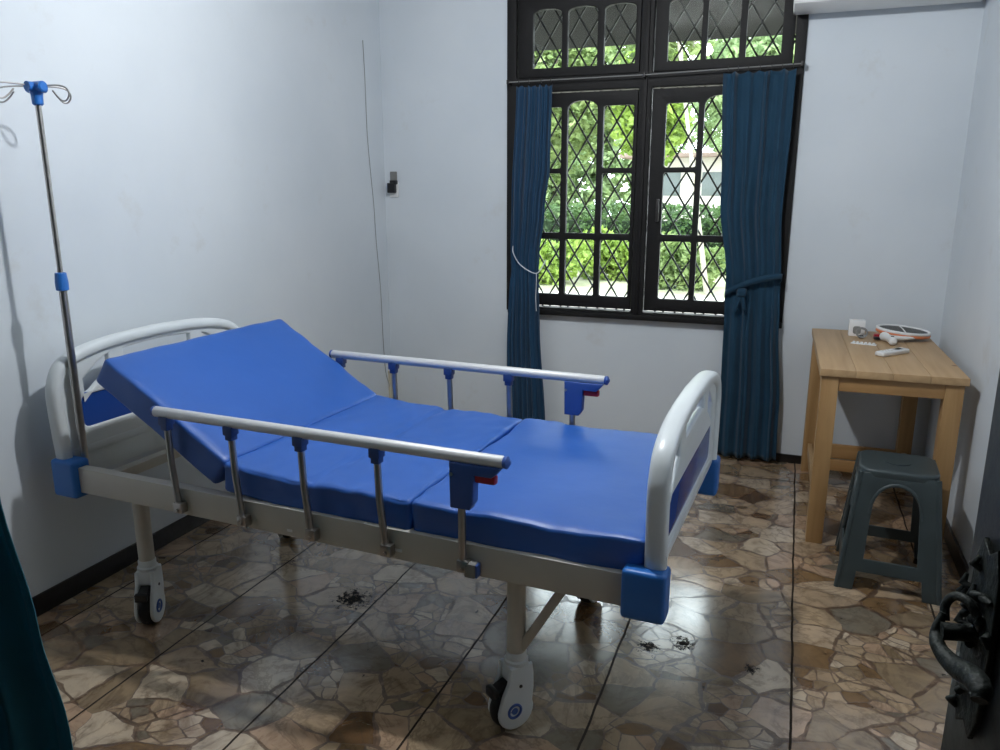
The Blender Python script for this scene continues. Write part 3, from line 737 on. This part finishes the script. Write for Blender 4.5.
# drip stand in the bed socket
iv = empty('drip_stand', (0, 0, 0)); iv.location = (BX, BY, 0); iv.rotation_euler = (0, 0, BR)
tag(iv, 'tall thin steel drip stand with blue clamps at the head of the bed', 'drip stand')
ps, pw = -1.0, -.385
ps, pw = -1.012, -.392
MB().tube([(ps, pw, .505), (ps, pw, 1.19)], .0125, 14).build('lower_tube', M_chrome, iv)
MB().tube([(ps, pw, 1.17), (ps, pw, 1.745)], .0085, 12).build('upper_tube', M_chrome, iv)
MB().lathe([(.013, 1.150), (.0195, 1.153), (.020, 1.178), (.017, 1.208), (.010, 1.210)], Matrix.Translation((ps, pw, 0)), 20).build('height_clamp', M_blue_pl, iv)
hd_ = MB().lathe([(.012, 1.722), (.016, 1.726), (.017, 1.752), (.020, 1.765), (.012, 1.79)], Matrix.Translation((ps, pw, 0)), 18)
hd_.tube([(ps-.036, pw, 1.776), (ps-.032, pw, 1.776), (ps+.032, pw, 1.776), (ps+.036, pw, 1.776)], [.012, .0165, .0165, .012], 16)
hd_.tube([(ps, pw-.030, 1.776), (ps, pw+.030, 1.776)], .0145, 16)
hd_.build('hook_head', M_blue_pl, iv)
def hook(a, k=1.0):
    c_, s_ = cos(a), sin(a)
    P = [(.028, 1.780), (.075, 1.780), (.100, 1.772), (.108, 1.755), (.098, 1.738), (.082, 1.736), (.066, 1.750), (.055, 1.765)]
    MB().tube([(ps + r*c_, pw + r*s_, z) for r, z in [(p.x, p.y) for p in spline([(r*k, z, 0) for r, z in P], 5)]], .0026, 8).build('hook', M_chrome, iv)
for a, k in ((radians(20), .95), (radians(70), .9), (radians(190), 1.5), (radians(260), 1.2)): hook(a, k)

# ------------------------------------------------------------------ wooden table
tX0, tX1, tY0, tY1, tZ = .138, .672, 3.310, 4.310, .765
TR = radians(1.1)
tbl = empty('wooden_table', (tX0 - (cos(TR)*tX0 - sin(TR)*tY0), tY0 - (sin(TR)*tX0 + cos(TR)*tY0), 0), TR); tag(tbl, 'plain pine table in the right corner against the back wall', 'table')
tp = MB(); nb = 4
for k in range(nb):
    a = tX0 + (tX1-tX0)*k/nb; b = tX0 + (tX1-tX0)*(k+1)/nb
    tp.box(a+.0004, b-.0004, tY0, tY1, tZ-.030, tZ, .0025)
tp.build('tabletop', M_woodY, tbl)
LW = .066
for x0 in (tX0+.008, tX1-.012-LW):
    for y0 in (tY0+.012, tY1-.012-LW):
        MB().box(x0, x0+LW, y0, y0+LW, 0, tZ-.030, .003).build('leg', M_woodZ, tbl)
MB().box(tX0+.075, tX1-.078, tY0+.018, tY0+.040, tZ-.092, tZ-.0305, .002).build('front_apron', M_woodX, tbl)
MB().box(tX0+.075, tX1-.078, tY1-.040, tY1-.018, tZ-.092, tZ-.0305, .002).build('back_apron', M_woodX, tbl)
for x in (tX0+.016, tX1-.040): MB().box(x, x+.022, tY0+.078, tY1-.078, tZ-.092, tZ-.0305, .002).build('side_apron', M_woodY, tbl)
for x in (tX0+.030, tX1-.056): MB().box(x, x+.022, tY0+.078, tY1-.078, .105, .160, .002).build('side_stretcher', M_woodY, tbl)
MB().box(tX0+.054, tX1-.058, 3.99, 4.012, .105, .160, .002).build('cross_stretcher', M_woodX, tbl)
MB().box(tX0+.075, tX1-.078, tY1-.060, tY1-.038, .085, .160, .002).build('back_stretcher', M_woodX, tbl)

# ---- plastic stool
SX, SY, SR = .435, 3.135, radians(-3)
stl = empty('plastic_stool', (SX, SY, 0), SR); tag(stl, 'dark grey-green plastic stool with arched sides in front of the table', 'stool')
TXH, BXH, TYH, BYH, SH = .128, .172, .118, .190, .447
def side(hw_t, hw_b, d_t, d_b, axis, sgn, mb):
    H = SH
    def hw(z): return hw_b + (hw_t-hw_b)*z/H
    op = .56
    outer = [(-hw(0), 0), (-hw(0)*.68, 0), (-hw(.07)*.66, .072), (hw(.07)*.66, .072), (hw(0)*.68, 0), (hw(0), 0), (hw(H), H), (-hw(H), H)]
    hole = [(-hw(.122)*op, .122), (hw(.122)*op, .122), (hw(.29)*op, .29)]
    for k in range(1, 12):
        a = pi*k/12; hole.append((hw(.29)*op*cos(a), .29 + .115*sin(a)**.85))
    hole.append((-hw(.29)*op, .29))
    b = MB(); b.board([outer, hole], .010, .003)
    hpts = [(x, z) for x, z in hole]
    b.tube([(x*1.07, .122+(z-.122)*1.03, sgn*.004) for x, z in hpts[2:]], .0065, 8)
    for v in b.bm.verts:
        u, z, t = v.co
        d = d_b + (d_t-d_b)*z/H
        if axis == 'y': v.co = (u, sgn*d + t, z)
        else: v.co = (sgn*d + t, u, z)
    me = bpy.data.meshes.new('q'); b.bm.to_mesh(me); b.bm.free(); mb.bm.from_mesh(me); bpy.data.meshes.remove(me)
body = MB()
side(TXH, BXH, TYH, BYH, 'y', -1, body); side(TXH, BXH, TYH, BYH, 'y', 1, body)
side(TYH, BYH, TXH, BXH, 'x', -1, body); side(TYH, BYH, TXH, BXH, 'x', 1, body)
for a in (-1, 1):
    for b in (-1, 1): body.tube([(a*BXH, b*BYH, .001), (a*TXH, b*TYH, SH)], .010, 10)
body.build('leg_shell', M_stool, stl, 45)
seat = MB().board([rect(-TXH-.008, TXH+.008, -TYH-.008, TYH+.008, r=.055)], .036, .012, Matrix.Translation((0, 0, .444)), res=3)
seat.build('seat', M_stool, stl, 60)
lg_ = MB().lathe([(.001, .462), (.045, .462), (.045, .4655), (.001, .4655)], Matrix.Translation((0, 0, 0)), 28); lg_.build('seat_boss', M_stool, stl)

# ---- things on the table
bx = empty('small_white_box', (.320, 4.165, tZ)); tag(bx, 'small white carton at the back left of the pine table', 'box')
MB().box(-.036, .036, -.028, .028, 0, .078, .002).build('carton', M_paper, bx)
MB().board([rect(-.018, .018, .012, .05, r=.01)], .001, 0, Matrix.Translation((0, -.0288, 0)) @ UPRIGHT_XZ).build('printed_panel', M_grey, bx)
tr_ = empty('cable_coil', (.339, 4.085, tZ)); tag(tr_, 'little coil of dark grey cable in front of the white carton', 'cable')
cc = MB()
for k in range(3): cc.tube([(.024*cos(a), .010*sin(a) + k*.004, .026+.022*sin(a)*.9 + .002*k) for a in [2*pi*i/26 for i in range(26)]], .0032, 7, closed=True)
cc.build('loops', M_grey, tr_)
MB().box(-.012, .008, -.005, .008, .001, .016, .003).build('plug', M_blackp, tr_)
rc = empty('mosquito_racket', (.492, 4.10, tZ + .004), radians(6)); tag(rc, 'orange and white mosquito racket lying at the back of the pine table', 'racket')
TI = Matrix.Translation((.035, .03, .040)) @ Matrix.Rotation(radians(4), 4, 'X') @ Matrix.Rotation(radians(5), 4, 'Y')
ell = [(.115*cos(2*pi*k/48), .080*sin(2*pi*k/48)) for k in range(48)]
MB().tube([tuple(TI @ Vector((x, y, 0))) for x, y in ell], .0075, 10, closed=True).build('head_rim', M_wplast, rc)
MB().tube([tuple(TI @ Vector((x*1.01, y*1.02, -.012))) for x, y in ell[24:] + ell[:3]], .0075, 10).build('lower_rim', M_orange, rc)
MB().board([[(x*.96, y*.96) for x, y in ell]], .003, 0, TI).build('wire_mesh', M_gauze, rc)
MB().tube([tuple(TI @ Vector((-.005, y, .004 + .003*(1-(y/.08)**2)))) for y in (-.08, -.04, 0, .04, .08)], .0028, 8).build('cross_bar', M_wplast, rc)
hnd = MB()
hnd.tube(spline([(-.065, -.040, .020), (-.052, -.085, .018), (-.046, -.130, .017), (-.050, -.175, .016)], 5), [.020, .022, .021, .019, .018, .018, .018, .018, .018, .018, .018, .0185, .019, .019, .018, .012], 14)
hnd.tube([(-.055, -.075, .018), (.020, -.062, .016), (.10, -.035, .020)], [.014, .010, .006], 10)
ho = hnd.build('handle', M_wplast, rc, 60)
MB().lathe([(.001, 0), (.007, 0), (.007, .003), (.001, .003)], Matrix.Translation((-.046, -.135, .0345)), 16).build('push_button', M_blackp, ho)
MB().box(-.100, -.070, -.02, .012, .001, .022, .006).build('charging_plug', M_red, rc)
MB().box(-.107, -.080, -.052, -.028, .001, .014, .004).build('battery_cap', M_blackp, rc)
rm = empty('remote_control', (.439, 3.72, tZ), radians(50)); tag(rm, 'white remote control lying in front of the racket on the pine table', 'remote control')
MB().soft(.185, .048, .022, .009, 10, Matrix.Translation((0, 0, .0105))).build('case', M_wplast, rm, 60)
MB().box(.012, .062, -.015, .015, .0195, .0215, .001).build('display', M_grey, rm)
kb = MB()
for x in (-.055, -.038, -.02): 
    for y in (-.009, .009): kb.box(x-.005, x+.005, y-.004, y+.004, .0195, .022, .001)
kb.build('button', M_beige, rm)
bs = empty('pill_strip', (.339, 3.93, tZ), radians(-14)); tag(bs, 'narrow white blister strip lying beside the racket handle', 'strip')
MB().box(-.055, .055, -.014, .014, 0, .002, .0005).build('foil', M_paper, bs)
bl = MB()
for k in range(6): bl.soft(.013, .011, .010, .0045, 5, Matrix.Translation((-.043+.0172*k, 0, .006)))
bl.build('blister', M_wplast, bs, 60)

# ------------------------------------------------------------------ fittings on the walls
ac = empty('air_conditioner', (.30, YB, 2.30)); tag(ac, 'white wall air conditioner above and right of the window', 'air conditioner')
acb = MB(); acb.board([[(0, .035), (-.03, .0), (-.14, -.005), (-.195, .02), (-.215, .09), (-.215, .26), (-.19, .29), (0, .29)]], .80, .006, Matrix(((0, 0, 1, 0), (1, 0, 0, 0), (0, 1, 0, 0), (0, 0, 0, 1))))
acb.build('casing', M_wplast, ac, 40)
MB().box(-.385, .385, -.2195, -.2135, .100, .104, .001).build('seam', M_grey, ac)
MB().box(-.355, .40-.045, -.217, -.19, .040, .085, .003).build('air_flap', M_blackp, ac)
so = empty('wall_socket', (-2.345, YB, 1.50)); tag(so, 'small wall socket with a black plug near the left corner', 'socket')
MB().box(-.022, .022, -.012, 0, .02, .078, .003).build('cover', M_grey, so)
MB().box(-.030, .030, -.010, 0, -.075, .02, .003).build('plate', M_wplast, so)
MB().box(-.028, .020, -.045, -.009, -.050, .010, .006).box(-.012, .030, -.040, -.009, .002, .026, .005).build('black_plug', M_blackp, so)
wr_ = empty('loose_cable', (0, 0, 0)); tag(wr_, 'thin grey cable running down the left wall beside the corner', 'cable')
MB().tube(spline([(XL+.004, 4.150, 2.30), (XL+.004, 4.158, 2.09), (XL+.004, 4.160, 1.81), (XL+.005, 4.176, 1.61), (XL+.008, 4.20, 1.37), (XL+.005, 4.217, 1.17), (XL+.005, 4.25, .86), (XL+.006, 4.258, .54), (XL+.010, 4.27, .33), (XL+.02, 4.30, .22)]), .0022, 6).build('cord', M_cord, wr_)
cd = empty('corner_conduit', (-2.395, 4.335, 0)); tag(cd, 'short beige conduit standing in the left back corner behind the bed', 'conduit')
MB().box(-.020, .020, -.018, .018, .0, .315, .004).build('duct', M_beige, cd)
MB().box(-.023, .023, -.021, .021, .305, .325, .004).build('end_cap', M_beige, cd)

# ------------------------------------------------------------------ lamp, sky, camera
LX, LY, LZ = -.77, 2.10, 2.54
lp = empty('ceiling_lamp', (LX, LY, ZC)); tag(lp, 'bare white bulb hanging from the ceiling above the bed', 'lamp')
MB().lathe([(.05, -.025), (.055, -.01), (.055, 0), (.01, 0)]).build('ceiling_rose', M_wplast, lp)
MB().tube([(0, 0, -.02), (0, 0, -.17)], .004, 8).build('flex', M_cord, lp)
MB().lathe([(.020, -.225), (.022, -.20), (.020, -.17), (.006, -.165)]).build('lamp_holder', M_wplast, lp)
mb_, nt_, p_ = new_mat('lit_bulb'); nt_.nodes.remove(p_)
em = nt_.nodes.new('ShaderNodeEmission'); em.inputs['Color'].default_value = (.93, .965, 1.0, 1); em.inputs['Strength'].default_value = 1330
nt_.links.new(em.outputs[0], nt_.nodes['Material Output'].inputs['Surface'])
MB().lathe([(.016, .050), (.026, .036), (.036, .014), (.040, -.006), (.036, -.026), (.022, -.040), (.004, -.045)], Matrix.Translation((0, 0, LZ-ZC)), 24).build('bulb', mb_, lp)

w = bpy.data.worlds.new('sky'); bpy.context.scene.world = w; w.use_nodes = True
bg = w.node_tree.nodes['Background']; bg.inputs['Color'].default_value = (.86, .94, 1.0, 1); bg.inputs['Strength'].default_value = 8.4

cam = bpy.data.cameras.new('camera'); co = bpy.data.objects.new('camera', cam); C.objects.link(co)
co.location = (0, 0, 1.47); co.rotation_euler = (radians(90-13.5), 0, radians(20.7))
cam.sensor_width = 36; cam.lens = 772/1000*36; cam.clip_start = .02; cam.clip_end = 200
sc = bpy.context.scene; sc.camera = co
sc.view_settings.view_transform = 'Standard'; sc.view_settings.look = 'None'; sc.view_settings.exposure = .14; sc.view_settings.gamma = 1
sc.view_settings.use_curve_mapping = False
sc.cycles.use_denoising = True; sc.cycles.max_bounces = 8; sc.cycles.diffuse_bounces = 5; sc.cycles.transparent_max_bounces = 16
sc.cycles.sample_clamp_indirect = 6; sc.cycles.caustics_reflective = False; sc.cycles.caustics_refractive = False
